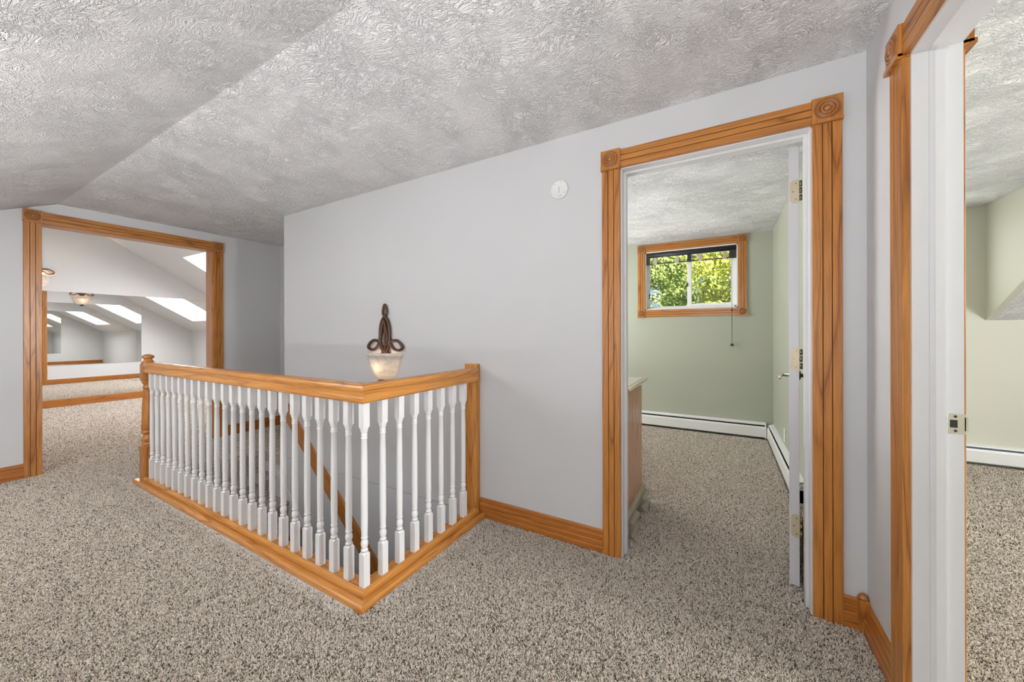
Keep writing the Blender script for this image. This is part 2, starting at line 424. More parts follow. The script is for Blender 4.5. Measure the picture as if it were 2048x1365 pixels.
# hall ceiling: flat, then sloping down to the eaves; unseen dormer beside the camera holds an added window
YCR = 0.80; SH = 0.46; XD = -0.93
w = MB()
w.box(XW, XEND + .1, YCR, YR + .05, ZC, ZC + .06); w.box(XEND + .1, XE + .05, YCR, YW + .06, ZC, ZC + .06); w.box(XD, XE + .05, -1.6, YCR, ZC, ZC + .06)
ye = -2.2; ze = ZC - SH * (YCR - ye)
SKX0, SKX1, SKA, SKB = -3.85, -2.55, -0.92, -0.12      # added hall skylight in the slope, out of view
def zs(y): return ZC - SH * (YCR - y)
def slope(x0, x1, ya, yb): w.prism([(ya, zs(ya)), (yb, zs(yb)), (yb, zs(yb) + .07), (ya, zs(ya) + .07)], 'x', x0, x1)
slope(XW, SKX0, ye, YCR); slope(SKX1, XD - .02, ye, YCR); slope(SKX0, SKX1, ye, SKA); slope(SKX0, SKX1, SKB, YCR)
struct(w.build('ceiling', M_CEIL), 'white stomp-textured plaster ceiling, flat and sloping')
w = MB(); w.box(XW, XE, ye - .1, ye, 0, ze + .1); struct(w.build('wall_south', M_WALL))
w = MB(); w.prism([(YCR, ZC), (-1.5, ZC), (-1.5, zs(-1.5))], 'x', XD - .04, XD); w.box(XD, XE, -1.6, -1.5, 1.95, ZC); w.box(XD, XE, -1.6, -1.5, 0, .65)
w.box(XD, -.80, -1.6, -1.5, .65, 1.95); w.box(.40, XE, -1.6, -1.5, .65, 1.95)
struct(w.build('wall_dormer', M_WALL))

# stairwell below the floor
w = MB(); w.box(SX0 - .2, -1.2, YW + .001, YW + .1, -2.7, -.004); w.box(SX1 + .001, SX1 + .1, SY0, YW, -2.7, -.004); w.box(SX0 - .2, SX1, SY0 - .1, SY0 - .001, -2.7, -.004)
struct(w.build('wall_stairwell', M_WALL))
w = MB(); w.box(-4.6, -1.2, SY0 - .1, YW + .1, -2.75, -2.7); struct(w.build('floor_below', M_CARPET))

# loft shell: gable shaped, white, slopes on both sides, skylights
KN, ZKN = 4.59, 1.215; SLO = 0.62; ZR = 3.0
def zl(y): return ZKN + SLO * (KN - y)
yr1 = KN - (ZR - ZKN) / SLO
w = MB(); w.box(XL - .1, XL, -1.3, 4.70, 0, 3.1); struct(w.build('wall_loft_west', M_LOFT))
w = MB(); w.box(XL, XO, KN, KN + .1, 0, ZKN + .06); struct(w.build('wall_loft_north', M_LOFT))
w = MB(); w.box(XL, XO, -1.3, -1.2, 0, 3.05); struct(w.build('wall_loft_south', M_LOFT))
LX0, LX1, LY0, LY1 = -7.88, -6.28, 2.62, 4.18
w = MB()
def ls(x0, x1, ya, yb): w.prism([(ya, zl(ya)), (yb, zl(yb)), (yb, zl(yb) + .05), (ya, zl(ya) + .05)], 'x', x0, x1)
ls(XL, LX0, yr1, KN); ls(LX1, XO, yr1, KN); ls(LX0, LX1, yr1, LY0); ls(LX0, LX1, LY1, KN)
w.box(XL, XO, -1.3, yr1, ZR, ZR + .06)
# skylight shaft
w.quad((LX0 + .002, LY0 + .002, zl(LY0)), (LX0 + .002, LY1, zl(LY1)), (LX0 + .002, LY1 + .1, zl(LY1) + .30), (LX0 + .002, LY0 + .2, zl(LY0) + .30))
w.quad((LX1 - .002, LY0 + .002, zl(LY0)), (LX1 - .002, LY1, zl(LY1)), (LX1 - .002, LY1 + .1, zl(LY1) + .30), (LX1 - .002, LY0 + .2, zl(LY0) + .30))
w.quad((LX0 + .002, LY0 + .002, zl(LY0)), (LX1 - .002, LY0 + .002, zl(LY0)), (LX1 - .002, LY0 + .2, zl(LY0) + .30), (LX0 + .002, LY0 + .2, zl(LY0) + .30))
w.quad((LX0 + .002, LY1, zl(LY1)), (LX1 - .002, LY1, zl(LY1)), (LX1 - .002, LY1 + .1, zl(LY1) + .30), (LX0 + .002, LY1 + .1, zl(LY1) + .30))
struct(w.build('ceiling_loft', M_LOFT))
def lit_window(name, build, mat=None):
    m = MB(); build(m); return struct(m.build(name, mat or M_FILLPANE), 'bright glowing pane')
lit_window('window_2', lambda m: m.prism([(LY0 + .2, zl(LY0) + .30), (LY1 + .1, zl(LY1) + .30), (LY1 + .1, zl(LY1) + .33), (LY0 + .2, zl(LY0) + .33)], 'x', LX0, LX1), M_SKYLIGHT)
lit_window('added_window_dormer', lambda m: m.box(-.80, .40, -1.56, -1.53, .65, 1.95))  # added pane behind the camera, glowing to light the hall
lit_window('added_window_skylight', lambda m: m.prism([(SKA - .03, zs(SKA - .03) + .05), (SKB + .03, zs(SKB + .03) + .05), (SKB + .03, zs(SKB + .03) + .1), (SKA - .03, zs(SKA - .03) + .1)], 'x', SKX0 - .03, SKX1 + .03))  # added skylight pane, unseen, glowing into the hall

# ------------------------------------------------------------------ oak casings with bullseye corner blocks
def fluted(wd, th):
    """cross-section of a casing: flat with two grooves, (across, out) points"""
    g = .0017; d = .0055; a, b = wd * .345, wd * .655
    return [(0, 0), (wd, 0), (wd, th - .002), (wd - .002, th), (b + g, th), (b, th - d), (b - g, th), (a + g, th), (a, th - d), (a - g, th), (.002, th), (0, th - .002)]
def casing_leg(parent, place, a0, z0, z1, wd=.094, th=.018, mat=None):
    """vertical casing; place(across, out) -> (x, y)"""
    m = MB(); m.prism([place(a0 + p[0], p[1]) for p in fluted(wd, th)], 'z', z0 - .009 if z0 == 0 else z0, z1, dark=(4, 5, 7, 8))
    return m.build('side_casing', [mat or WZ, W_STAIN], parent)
def rosette(parent, face_axis, c, outdir, size=.098, th=.027, mat=None):
    """square corner block with turned rings, centred at c on the wall plane"""
    m = MB(); s = size / 2; x, y, z = c
    lo, hi = sorted((0, th * outdir))
    if face_axis == 'y': m.box(x - s, x + s, y + lo, y + hi, z - s, z + s)
    else: m.box(x + lo, x + hi, y - s, y + s, z - s, z + s)
    lo2, hi2 = sorted((0, (th + .006) * outdir))
    if face_axis == 'y': m.box(x - s, x + s, y + lo2, y + hi2, z - s - .006, z - s + .008)
    else: m.box(x + lo2, x + hi2, y - s, y + s, z - s - .006, z - s + .008)
    k = size / .098
    prof = [(0.001, .006), (.0090, .006), (.0108, .0005), (.0148, .0002), (.0165, .006), (.0210, .006), (.0228, .0005), (.0272, .0002), (.029, .006), (.0330, .006), (.0348, .0002), (.0395, .0002), (.0405, .0015), (.043, 0)]
    e = (th + .0003) * outdir
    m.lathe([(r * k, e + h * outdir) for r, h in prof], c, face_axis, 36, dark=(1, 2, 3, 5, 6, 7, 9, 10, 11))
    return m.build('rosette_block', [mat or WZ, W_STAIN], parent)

GR = (4, 5, 7, 8)
CW = .0925
# trim_1: around the office doorway, hall side
t1 = struct(empty('trim_1', (-.066, YW, 0)), 'honey oak casing round the white-jambed doorway')
place = lambda a, o: (a, YW - o)
casing_leg(t1, place, -.460 - CW, 0, 2.02); casing_leg(t1, place, .322, 0, 2.02)
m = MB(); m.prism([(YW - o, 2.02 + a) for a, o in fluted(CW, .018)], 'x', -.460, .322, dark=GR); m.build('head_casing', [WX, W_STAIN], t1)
rosette(t1, 'y', (-.460 - CW / 2, YW, 2.068), -1); rosette(t1, 'y', (.322 + CW / 2, YW, 2.068), -1)
m = MB()
m.box(D1L - .012, D1L, YW, YW + .12, -.009, D1T + .012); m.box(D1R, D1R + .012, YW, YW + .12, -.009, D1T + .012); m.box(D1L, D1R, YW, YW + .12, D1T, D1T + .012)
m.box(D1L, D1L + .011, YW + .045, YW + .080, -.009, D1T - .011); m.box(D1R - .011, D1R, YW + .045, YW + .080, -.009, D1T - .011); m.box(D1L, D1R, YW + .045, YW + .080, D1T - .011, D1T)
j = m.build('door_jamb', M_TRIMW, t1); j['label'] = 'white painted door jamb'

# trim_2: around the bedroom doorway on the right, both sides
t2 = struct(empty('trim_2', (XE, 1.15, 0)), 'honey oak casing round the doorway on the right')
px = lambda a, o: (XE - o, a)
casing_leg(t2, px, 1.556, 0, 2.005); casing_leg(t2, px, .730 - CW, 0, 2.005)
m = MB(); m.prism([(XE - o, 2.005 + a) for a, o in fluted(CW, .018)], 'y', .730, 1.556, dark=GR); m.build('head_casing', [WY, W_STAIN], t2)
rosette(t2, 'x', (XE, 1.556 + CW / 2, 2.053), -1); rosette(t2, 'x', (XE, .730 - CW / 2, 2.053), -1)
p2 = lambda a, o: (.597 + o, a)
casing_leg(t2, p2, 1.584, 0, 2.02); casing_leg(t2, p2, .730 - CW, 0, 2.02)
m = MB(); m.prism([(.597 + o, 2.02 + a) for a, o in fluted(CW, .018)], 'y', .730, 1.578, dark=GR); m.build('head_casing', [WY, W_STAIN], t2)
rosette(t2, 'x', (.597, 1.562 + .049, 2.046), 1); rosette(t2, 'x', (.597, .730 - CW / 2, 2.046), 1)
m = MB()
m.box(XE, .597, D2N, D2N + .012, -.009, D2T + .012); m.box(XE, .597, D2S - .012, D2S, -.009, D2T + .012); m.box(XE, .597, D2S, D2N, D2T, D2T + .012)
m.prism([(.527, D2N), (.5275, D2N - .003), (.534, D2N - .009), (.537, D2N - .012), (.557, D2N - .012), (.557, D2N)], 'z', 0, D2T); m.box(.530, .560, D2S, D2S + .011, 0, D2T); m.prism([(.527, D2T), (.5275, D2T - .003), (.534, D2T - .009), (.537, D2T - .012), (.557, D2T - .012), (.557, D2T)], 'y', D2S, D2N)
j = m.build('door_jamb', M_TRIMW, t2); j['label'] = 'white painted door jamb with stop'
m = MB(); m.box(.563, .600, D2N - .0015, D2N, .875, .932, bev=.0005); m.box(.597, .604, D2N - .0015, D2N + .006, .884, .923)
sp = m.build('strike_plate', M_NICKEL, t2)
m = MB(); m.box(.568, .583, D2N - .002, D2N - .001, .892, .914)
m.lathe([(.0035, -.0025), (.0035, -.001)], (.579, D2N, .924), 'y', 12); m.lathe([(.0035, -.0025), (.0035, -.001)], (.579, D2N, .883), 'y', 12)
m.build('latch_hole', M_DARK, sp)

# trim_3: cased opening to the loft, oak lined
t3 = struct(empty('trim_3', (XW, 1.3, 0)), 'honey oak casing and lining of the wide opening')
p3 = lambda a, o: (XW + o, a)
casing_leg(t3, p3, OS - .004 - CW, 0, OT + .004); casing_leg(t3, p3, ON + .004, 0, OT + .004)
m = MB(); m.prism([(XW + o, OT + .004 + a) for a, o in fluted(CW, .018)], 'y', OS - .004, ON + .004, dark=GR); m.build('head_casing', [WY, W_STAIN], t3)
rosette(t3, 'x', (XW, OS - .004 - CW / 2, OT + .052), 1); rosette(t3, 'x', (XW, ON + .004 + CW / 2, OT + .052), 1)
p3b = lambda a, o: (XO - o, a)
casing_leg(t3, p3b, OS - .004 - CW, 0, OT + .004); casing_leg(t3, p3b, ON + .004, 0, OT + .004)
m = MB(); m.prism([(XO - o, OT + .004 + a) for a, o in fluted(CW, .018)], 'y', OS - .004 - CW, ON + .004 + CW, dark=GR); m.build('head_casing', [WY, W_STAIN], t3)
m = MB(); m.box(XO, XW, OS - .012, OS, -.009, OT + .012); m.build('lining', WZ, t3)
m = MB(); m.box(XO, XW, ON, ON + .012, -.009, OT + .012); m.build('lining', WZ, t3)
m = MB(); m.box(XO, XW, OS, ON, OT, OT + .012); m.build('head_lining', WY, t3)

# ------------------------------------------------------------------ oak baseboards with three flutes
def bb_prof(h=.115):
    return [(0, -.009), (.019, -.009), (.019, .024), (.0155, .028), (.0165, .032), (.0165, .053), (.013, .057), (.014, .061), (.014, .082), (.0105, .086), (.0115, .090), (.0115, h - .006), (.007, h), (0, h)]
def base_x(name, x0, x1, y, out):
    m = MB(); m.prism([(y + out * o, z) for o, z in bb_prof()], 'x', x0, x1); return struct(m.build(name, BX))
def base_y(name, y0, y1, x, out):
    m = MB(); m.prism([(x + out * o, z) for o, z in bb_prof()], 'y', y0, y1); return struct(m.build(name, BY))
base_x('baseboard_north', -1.343, -.460 - CW, YW, -1)
b = base_x('baseboard_northeast', .322 + CW, XE - .03, YW, -1)
m = MB(); m.box(XE - .032, XE - .001, YW - .032, YW - .001, 0, .125)
m.lathe([(.0165, 0), (.0165, .004), (.0145, .012), (.009, .018), (.002, .0205)], (XE - .0165, YW - .0165, .125), 'z', 16)
m.build('corner_block', WZ, b)
base_y('baseboard_east', 1.556 + CW, YW - .032, XE, -1)
base_y('baseboard_west', -2.2, OS - .004 - CW, XW, 1); base_y('baseboard_west_recess', ON + .004 + CW, YR, XW, 1)
base_x('baseboard_recess', XW + .015, XEND, YR, -1)
base_y('baseboard_loft_west', -1.2, 4.59, XL, 1); base_y('baseboard_loft_east', ON + .004 + CW, 4.59, XO, -1); base_y('baseboard_loft_east', -1.2, OS - .1, XO, -1)
base_y('baseboard_office_east', YW + .12, 3.02, .475, -1)

# ------------------------------------------------------------------ stair railing
RX, RY = -1.365, 1.077           # corner baluster centre
rail = empty('stair_railing', (RX, RY, 0))
tag(rail, 'oak and white spindle railing round the open stairwell', 'railing')
HZ = .8620
hp = [(.026, 0), (.031, .002), (.034, .009), (.034, .017), (.030, .023), (.0285, .028), (.0275, .042), (.030, .050), (.0345, .057), (.035, .067), (.031, .076), (.022, .082), (.0, .0835)]
full = [(a, HZ + h) for a, h in hp] + [(-a, HZ + h) for a, h in hp[::-1][1:]]
def mitre_rail(name, prof, mat_x, mat_y, x_end, y_end):
    """two mitred lengths meeting at the corner baluster"""
    m = MB(); k = len(prof)
    A = [m.bm.verts.new((x_end, RY + a, z)) for a, z in prof]; B = [m.bm.verts.new((RX - a, RY + a, z)) for a, z in prof]
    for i in range(k): m._face([A[i], A[(i + 1) % k], B[(i + 1) % k], B[i]])
    m._face(A[::-1]); m._face(B); m.build(name, mat_x, rail)
    m = MB()
    A = [m.bm.verts.new((RX - a, RY + a, z)) for a, z in prof]; B = [m.bm.verts.new((RX - a, y_end, z)) for a, z in prof]
    for i in range(k): m._face([A[i], A[(i + 1) % k], B[(i + 1) % k], B[i]])
    m._face(A[::-1]); m._face(B); m.build(name, mat_y, rail)
# note: prof a<0 is the room side for both runs
mitre_rail('handrail', full, GX, GY, -3.865, 1.903)
fil = [(-.011, HZ - .004), (-.011, HZ + .003), (.011, HZ + .003), (.011, HZ - .004)]
mitre_rail('fillet', fil, M_ENAMEL, M_ENAMEL, -3.865, 1.903)
shoe = [(-.030, .024), (-.030, .0325), (-.034, .034), (-.034, .047), (-.030, .054), (-.021, .060), (-.018, .060), (-.018, .054), (.018, .054), (.018, .060), (.034, .058), (.034, .024)]
mitre_rail('shoe_rail', shoe, GX, GY, -3.865, 1.903)
nos = [(-.062, -.012), (-.0645, .008), (-.066, .015), (-.0645, .022), (-.060, .027), (-.053, .029), (.055, .029), (.055, -.02), (-.062, -.02)]
mitre_rail('landing_nosing', nos, GX, GY, -3.985, YW)
m = MB(); m.box(-3.865, RX, SY0 - .012, SY0 + .002, -.30, .0); m.build('fascia', M_TRIMW, rail)

def baluster_mesh():
    m = MB(); s = .016; c = (0, 0, 0)
    m.box(-s, s, -s, s, .0, .148)
    # chamfered shoulders between square and round
    def sh(z0, z1, r):
        seg = 16; ring0 = []; ring1 = []
        for i in range(seg):
            t = 2 * PI * (i + .5) / seg; u, v = math.cos(t), math.sin(t); q = s / max(abs(u), abs(v))
            ring0.append(m.bm.verts.new((u * q, v * q, z0))); ring1.append(m.bm.verts.new((u * r, v * r, z1)))
        for i in range(seg): m._face([ring0[i], ring0[(i + 1) % seg], ring1[(i + 1) % seg], ring1[i]])
    sh(.148, .156, .0140)
    prof = [(.0110, .154), (.0122, .157), (.0152, .160), (.0155, .164), (.0122, .167), (.0112, .170), (.0140, .178), (.0158, .188), (.0152, .198), (.0118, .207), (.0104, .211),
            (.0146, .214), (.0152, .217), (.0134, .221), (.0132, .226), (.0146, .28), (.0146, .40), (.0137, .55), (.0123, .648), (.0140, .651), (.0147, .655), (.0122, .659), (.0134, .664), (.0142, .668), (.0118, .673), (.0118, .676)]
    m.lathe(prof, c, 'z', 16)
    sh(.700, .674, .0125)
    m.box(-s, s, -s, s, .700, .822)
    return m
bal0 = baluster_mesh().build('baluster', M_ENAMEL)
bal0.parent = rail
spots = [(RX - i * .1059, RY) for i in range(0, 24)] + [(RX, RY + .1012 * i) for i in range(1, 8)]
for i, (x, y) in enumerate(spots):
    o = bal0 if i == 0 else bal0.copy()
    if i: COL.objects.link(o); o.parent = rail
    o.location = (x - RX, y - RY, .054)

NX, NY = -3.905, 1.083
m = MB(); s = .041
m.box(NX - s, NX + s, NY - s, NY + s, .028, .290, bev=.003); m.box(NX - s * .93, NX + s * .93, NY - s * .93, NY + s * .93, .80, .927, bev=.003)
m.lathe([(.040, .285), (.036, .292), (.038, .300), (.040, .305), (.037, .311), (.033, .315), (.036, .322), (.041, .335), (.038, .350), (.030, .366), (.027, .378),
         (.036, .388), (.041, .396), (.039, .404), (.031, .410), (.040, .418), (.039, .46), (.035, .60), (.029, .72), (.028, .738), (.033, .742), (.034, .747), (.028, .752), (.027, .766), (.032, .776), (.037, .786), (.039, .792), (.036, .798), (.03, .803)], (NX, NY, 0), 'z', 28)
m.lathe([(.040, .925), (.042, .930), (.042, .936), (.039, .942), (.033, .948), (.026, .956), (.024, .964), (.027, .970), (.036, .975), (.0375, .981), (.036, .988), (.029, .996), (.018, 1.002), (.002, 1.004)], (NX, NY, 0), 'z', 28)
m.build('newel_post', WZ, rail)
m = MB(); m.box(-1.441, -1.349, 1.902, YW, .0, .967, bev=.004); m.build('wall_post', GZ, rail)

m = MB(); m.box(NX - s - .018, NX - s * .93, NY - .03, NY + .03, .805, .925, bev=.004)
m.build('gate_bracket', M_GREYP, rail)['label'] = 'small grey plastic bracket'

# stairs: carpeted flight down beside the door wall, seen through the spindles
st = empty('staircase', (SX0, (SY0 + YW) / 2, 0)); tag(st, 'carpeted stairs going down behind the white spindles', 'stairs')
RIS, TRD = .195, .212
for k in range(1, 13):
    x0 = SX0 + (k - 1) * TRD; z = -RIS * k
    if x0 + TRD > SX1: break
    m = MB(); m.prism([(x0 - .03, z - .03), (x0 - .03, z), (x0 + TRD + .018, z), (x0 + TRD + .024, z - .012), (x0 + TRD + .018, z - .03), (x0 + TRD, z - .036), (x0 + TRD, z - RIS), (x0 - .03, z - RIS)], 'y', SY0, YW)
    m.build('step', M_CARPET, st)
m = MB(); m.prism([(SX0 - .03, -.005), (SX0 + .012, -.003), (SX0 + .022, -.015), (SX0 + .016, -.034), (SX0, -.04), (SX0, -RIS), (SX0 - .03, -RIS)], 'y', SY0, YW)
m.build('top_riser', M_CARPET, st)
m = MB(); m.box(SX0, XEND + .02, YW - .016, YW, -.085, -.001); m.build('landing_edge', M_CARPET, st)
# white skirt board and oak wall rail running down the wall
def sloped_board(x0, z0, x1, z1, h, y, t, mat, name, parent=None, origin=None):
    L = math.hypot(x1 - x0, z1 - z0); a = math.atan2(z1 - z0, x1 - x0)
    mm = MB(); mm.box(0, L, -t, 0, -h, 0, bev=.002)
    o = mm.build(name, mat, None)
    o.rotation_euler = (0, -a, 0); o.location = (x0, y, z0); return o
o = sloped_board(-3.69, -.14, -1.40, -2.33, .24, YW - .001, .014, M_TRIMW, 'trim_4'); struct(o, 'white skirt board beside the stairs')
o = sloped_board(-3.520, .515, -1.36, -1.44, .125, YW - .001, .022, WX, 'trim_5'); struct(o, 'oak board running down the stair wall')

# ------------------------------------------------------------------ office door, open against the side wall
PV = (.301, 2.088, 0); TH = math.radians(-8.0)
d1 = struct(empty('door_1', PV), 'white flush door standing open, seen edge-on')
def dpart(m, name, mat, parent=None):
    o = m.build(name, mat); o.parent = parent or d1; return o
m = MB(); m.box(-.038, 0, 0, .755, .014, 2.010, bev=.0015); dpart(m, 'door_leaf', M_DOOR)
for z in (1.805, 1.045, .285):
    m = MB()
    pr = [(0, -.052), (-.018, -.052), (-.027, -.047), (-.031, -.038), (-.031, .038), (-.027, .047), (-.018, .052), (0, .052)]
    m.prism([(x, z + q) for x, q in pr], 'y', -.0025, .0)
    h = dpart(m, 'hinge', M_HINGE)
    m = MB()
    for q in (-.045, -.013, .018): m.lathe([(.0055, q), (.0055, q + .026)], (.006, -.004, z), 'z', 12)
    dpart(m, 'barrel', M_HINGED, h)
    m = MB()
    for x, q in ((-.011, .036), (-.021, 0), (-.011, -.036)): m.lathe([(.0034, -.0035), (.0034, -.002)], (x, 0, z + q), 'y', 10)
    dpart(m, 'screw', M_HINGED, h)
for sgn, x in ((-1, -.038), (1, 0.0)):
    m = MB(); zz = .905; y = .690
    m.lathe([(.030, 0), (.030, sgn * .004), (.026, sgn * .009), (.012, sgn * .011), (.011, sgn * .045)], (x, y, zz), 'x', 20)
    xx = x + sgn * .050
    m.tube([(xx - sgn * .006, y, zz), (xx, y, zz), (xx + sgn * .001, y - .03, zz + .003), (xx, y - .07, zz + .002), (xx - sgn * .001, y - .105, zz - .004), (xx, y - .112, zz - .016)], [.010, .011, .0095, .0085, .0085, .007], 10)
    dpart(m, 'lever_handle', M_NICKEL)
d1.rotation_euler = (0, 0, TH)

# ------------------------------------------------------------------ office window: oak casing, slider, blind, cord
w1 = struct(empty('window_1', ((WX0 + WX1) / 2, YB, WZ0)), 'white slider window in an oak frame, trees outside')
cw = .088
def wprof(a): return [(a + p[0], p[1]) for p in fluted(cw, .016)]
for x0 in (WX0 - cw, WX1):
    m = MB(); m.prism([(x0 + a, YB - o) for a, o in fluted(cw, .016)], 'z', WZ0, WZ1, dark=GR); m.build('side_casing', [WZ, W_STAIN], w1)
for z0 in (WZ0 - cw, WZ1):
    m = MB(); m.prism([(YB - o, z0 + a) for a, o in fluted(cw, .016)], 'x', WX0, WX1, dark=GR); m.build('head_casing' if z0 > 2 else 'sill_casing', [WX, W_STAIN], w1)
for x in (WX0 - cw / 2, WX1 + cw / 2):
    for z in (WZ0 - cw / 2, WZ1 + cw / 2): rosette(w1, 'y', (x, YB, z), -1, .092, .022)
m = MB(); f = .012; y0, y1 = YB - .002, YB + .13
m.box(WX0, WX0 + f, y0, y1, WZ0, WZ1); m.box(WX1 - f, WX1, y0, y1, WZ0, WZ1); m.box(WX0, WX1, y0, y1, WZ0, WZ0 + f); m.box(WX0, WX1, y0, y1, WZ1 - f, WZ1)
f2 = .03; ya, yb = YB + .055, YB + .125
m.box(WX0 + f, WX0 + f2, ya, yb, WZ0 + f, WZ1 - f); m.box(WX1 - f2, WX1 - f, ya, yb, WZ0 + f, WZ1 - f); m.box(WX0 + f, WX1 - f, ya, yb, WZ0 + f, WZ0 + f2); m.box(WX0 + f, WX1 - f, ya, yb, WZ1 - f2, WZ1 - f)
m.build('window_frame', M_VINYL, w1)
def sash(x0, x1, y, wl_, wr, wb):
    m = MB(); z0, z1 = WZ0 + .03, WZ1 - .03
    m.box(x0, x0 + wl_, y, y + .025, z0, z1, bev=.002); m.box(x1 - wr, x1, y, y + .025, z0, z1, bev=.002)
    m.box(x0 + wl_, x1 - wr, y, y + .025, z0, z0 + wb); m.box(x0 + wl_, x1 - wr, y, y + .025, z1 - wb, z1)
    s_ = m.build('sash', M_VINYL, w1)
    m = MB(); m.box(x0 + wl_ - .004, x1 - wr + .004, y + .010, y + .014, z0 + wb - .004, z1 - wb + .004); m.build('pane', M_GLASS, s_)
    return s_
xm = -.345
s1 = sash(WX0 + .03, xm + .022, YB + .095, .014, .030, .016)
s2 = sash(xm - .026, WX1 - .03, YB + .062, .045, .034, .036)
m = MB(); m.box(xm - .030, xm - .018, YB + .052, YB + .064, 1.715, 1.76, bev=.003); m.build('latch', M_DARK, s2)
m = MB(); m.box(WX0 + .034, WX0 + .042, YB + .080, YB + .095, 1.615, 1.645); m.box(WX0 + .028, WX0 + .036, YB + .080, YB + .095, 1.585, 1.605); m.build('latch', M_DARK, s1)

bl = empty('cellular_blind', ((WX0 + WX1) / 2, YB + .02, 2.1)); tag(bl, 'black pleated blind drawn up in the top of the oak-framed window', 'blind')
bx0, bx1 = WX0 + .013, WX1 - .013
m = MB(); m.lathe([(.030, 0), (.030, bx1 - bx0)], (bx0, YB + .022, 2.122), 'x', 20); m.box(bx0, bx1, YB - .002, YB + .045, 2.105, WZ1 - .013, bev=.004); m.build('headrail', M_BLIND, bl)
m = MB(); m.box(bx0, bx0 + .035, YB + .0, YB + .045, 2.012, 2.098); m.box(bx1 - .070, bx1, YB, YB + .045, 2.012, 2.098); m.box(xm - .02, xm + .022, YB + .012, YB + .045, 2.014, 2.098)
m.box(bx0, bx1, YB + .004, YB + .040, 2.008, 2.018); m.build('bottom_rail', M_BLIND, bl)
for k in range(7):
    z = 2.024 + k * .0075
    m = MB(); m.tube([(bx0, YB + .022, z), (bx1, YB + .022, z - .001)], .0014, 6); m.build('pleat', M_BLIND, bl)
for x in (-.722, -.475, -.225, .022):
    m = MB(); m.box(x - .018, x + .018, YB - .006, YB + .004, 2.006, 2.088, bev=.003); m.box(x - .024, x + .014, YB - .008, YB + .0, 1.998, 2.022, bev=.003)
    m.build('clip', M_CLIP, bl)
cd = empty('blind_cord', (.092, YB - .035, 1.0)); tag(cd, 'thin black pull cord with tassel hanging below the window blind', 'cord')
m = MB(); yc = YB - .035
m.tube([(.092, YB - .004, 2.085), (.0915, yc, 2.05), (.092, yc, 1.42)], .0016, 6)
m.tube([(.0925, yc, 1.42), (.087, yc, 1.05), (.087, yc, 1.025)], .0012, 6); m.tube([(.0925, yc, 1.42), (.097, yc, 1.05), (.097, yc, 1.025)], .0012, 6)
m.build('string', M_BLIND, cd)
m = MB(); m.lathe([(.004, 1.398), (.0075, 1.403), (.0075, 1.418), (.003, 1.424)], (.0925, yc, 0), 'z', 12); m.build('connector', M_BRONZE, cd)
m = MB(); m.lathe([(.011, 1.005), (.012, 1.009), (.007, 1.030), (.002, 1.033)], (.086, yc, 0), 'z', 12); m.lathe([(.011, 1.005), (.012, 1.009), (.007, 1.030), (.002, 1.033)], (.0985, yc, 0), 'z', 12); m.build('tassel', M_BLIND, cd)

# ------------------------------------------------------------------ baseboard heaters
def heater(along, a0, a1, wall, out, label, fin):
    """profile points are (distance from the wall, height)"""
    base = (a0, wall, 0) if along == 'x' else (wall, a0, 0)
    h = empty('baseboard_heater', base); tag(h, label, 'heater', None)
    def ext(name, prof, mat, b0=a0, b1=a1):
        m = MB(); m.prism([(wall + out * d, z) for d, z in prof], along, b0, b1); return m.build(name, mat, h)
    ext('back_panel', [(.002, .02), (.006, .02), (.006, .166), (.040, .157), (.042, .150), (.045, .152), (.043, .161), (.006, .174), (.002, .174)], M_HEAT)
    ext('damper', [(.012, .135), (.030, .128), (.031, .131), (.013, .139)], fin)
    ext('element', [(.008, .03), (.050, .03), (.050, .115), (.008, .115)], M_DARK)
    ext('front_cover', [(.057, .022), (.060, .022), (.060, .118), (.052, .136), (.049, .135), (.057, .117)], M_HEAT)
    for e0, e1 in ((a0, a0 + .012), (a1 - .012, a1)):
        ext('end_cap', [(.002, .01), (.062, .01), (.062, .120), (.048, .160), (.002, .176)], M_HEAT, e0, e1)
    return h
heater('x', -2.6, .408, YB, -1, 'long white baseboard heater under the slider window', M_DARK)
heater('y', 3.06, YB - .065, .475, -1, 'white baseboard heater along the side wall behind the open door', M_DARK)
heater('x', .62, 4.1, YB, -1, 'white baseboard heater with blue-grey fins seen through the doorway on the right', M_BLUEFIN)

m = MB(); m.box(.4695, .474, 3.965, 4.035, .195, .310, bev=.0015)
op = m.build('wall_outlet', M_IVORY, origin=(.474, 4.0, .25)); tag(op, 'ivory outlet plate low on the green wall above the heater', 'outlet')
for z in (.228, .277):
    m = MB(); m.box(.468, .4698, 3.985, 4.015, z - .013, z + .013, bev=.0006); m.build('socket', M_PLASTIC, op)

# ------------------------------------------------------------------ dresser
WDz = wood_mat('brown_oak_panel', 2, (0.52, 0.215, 0.065), (0.46, 0.175, 0.050), (0.38, 0.13, 0.035), 0.2, 14)
M_TOP = plain('polished_dresser_top', (0.42, 0.32, 0.28), 0.16)
M_TOP.node_tree.nodes['Principled BSDF'].inputs['Coat Weight'].default_value = 1.0
M_TOP.node_tree.nodes['Principled BSDF'].inputs['Coat Roughness'].default_value = 0.12
dr = empty('dresser', (-.92, 2.36, 0)); tag(dr, 'low brown wood dresser with polished top just inside the green room', 'dresser')
DX0, DX1, DY0, DY1 = -1.38, -.480, 2.095, 2.622
m = MB(); m.box(DX0, DX1, DY0, DY1, .115, .822, bev=.002); m.build('body', WDz, dr)
m = MB(); m.prism([(DY0 - .012, .822), (DY1 + .012, .822), (DY1 + .034, .838), (DY1 + .036, .846), (DY1 + .028, .853), (DY0 - .012, .853)], 'x', DX0 - .02, DX1 + .012)
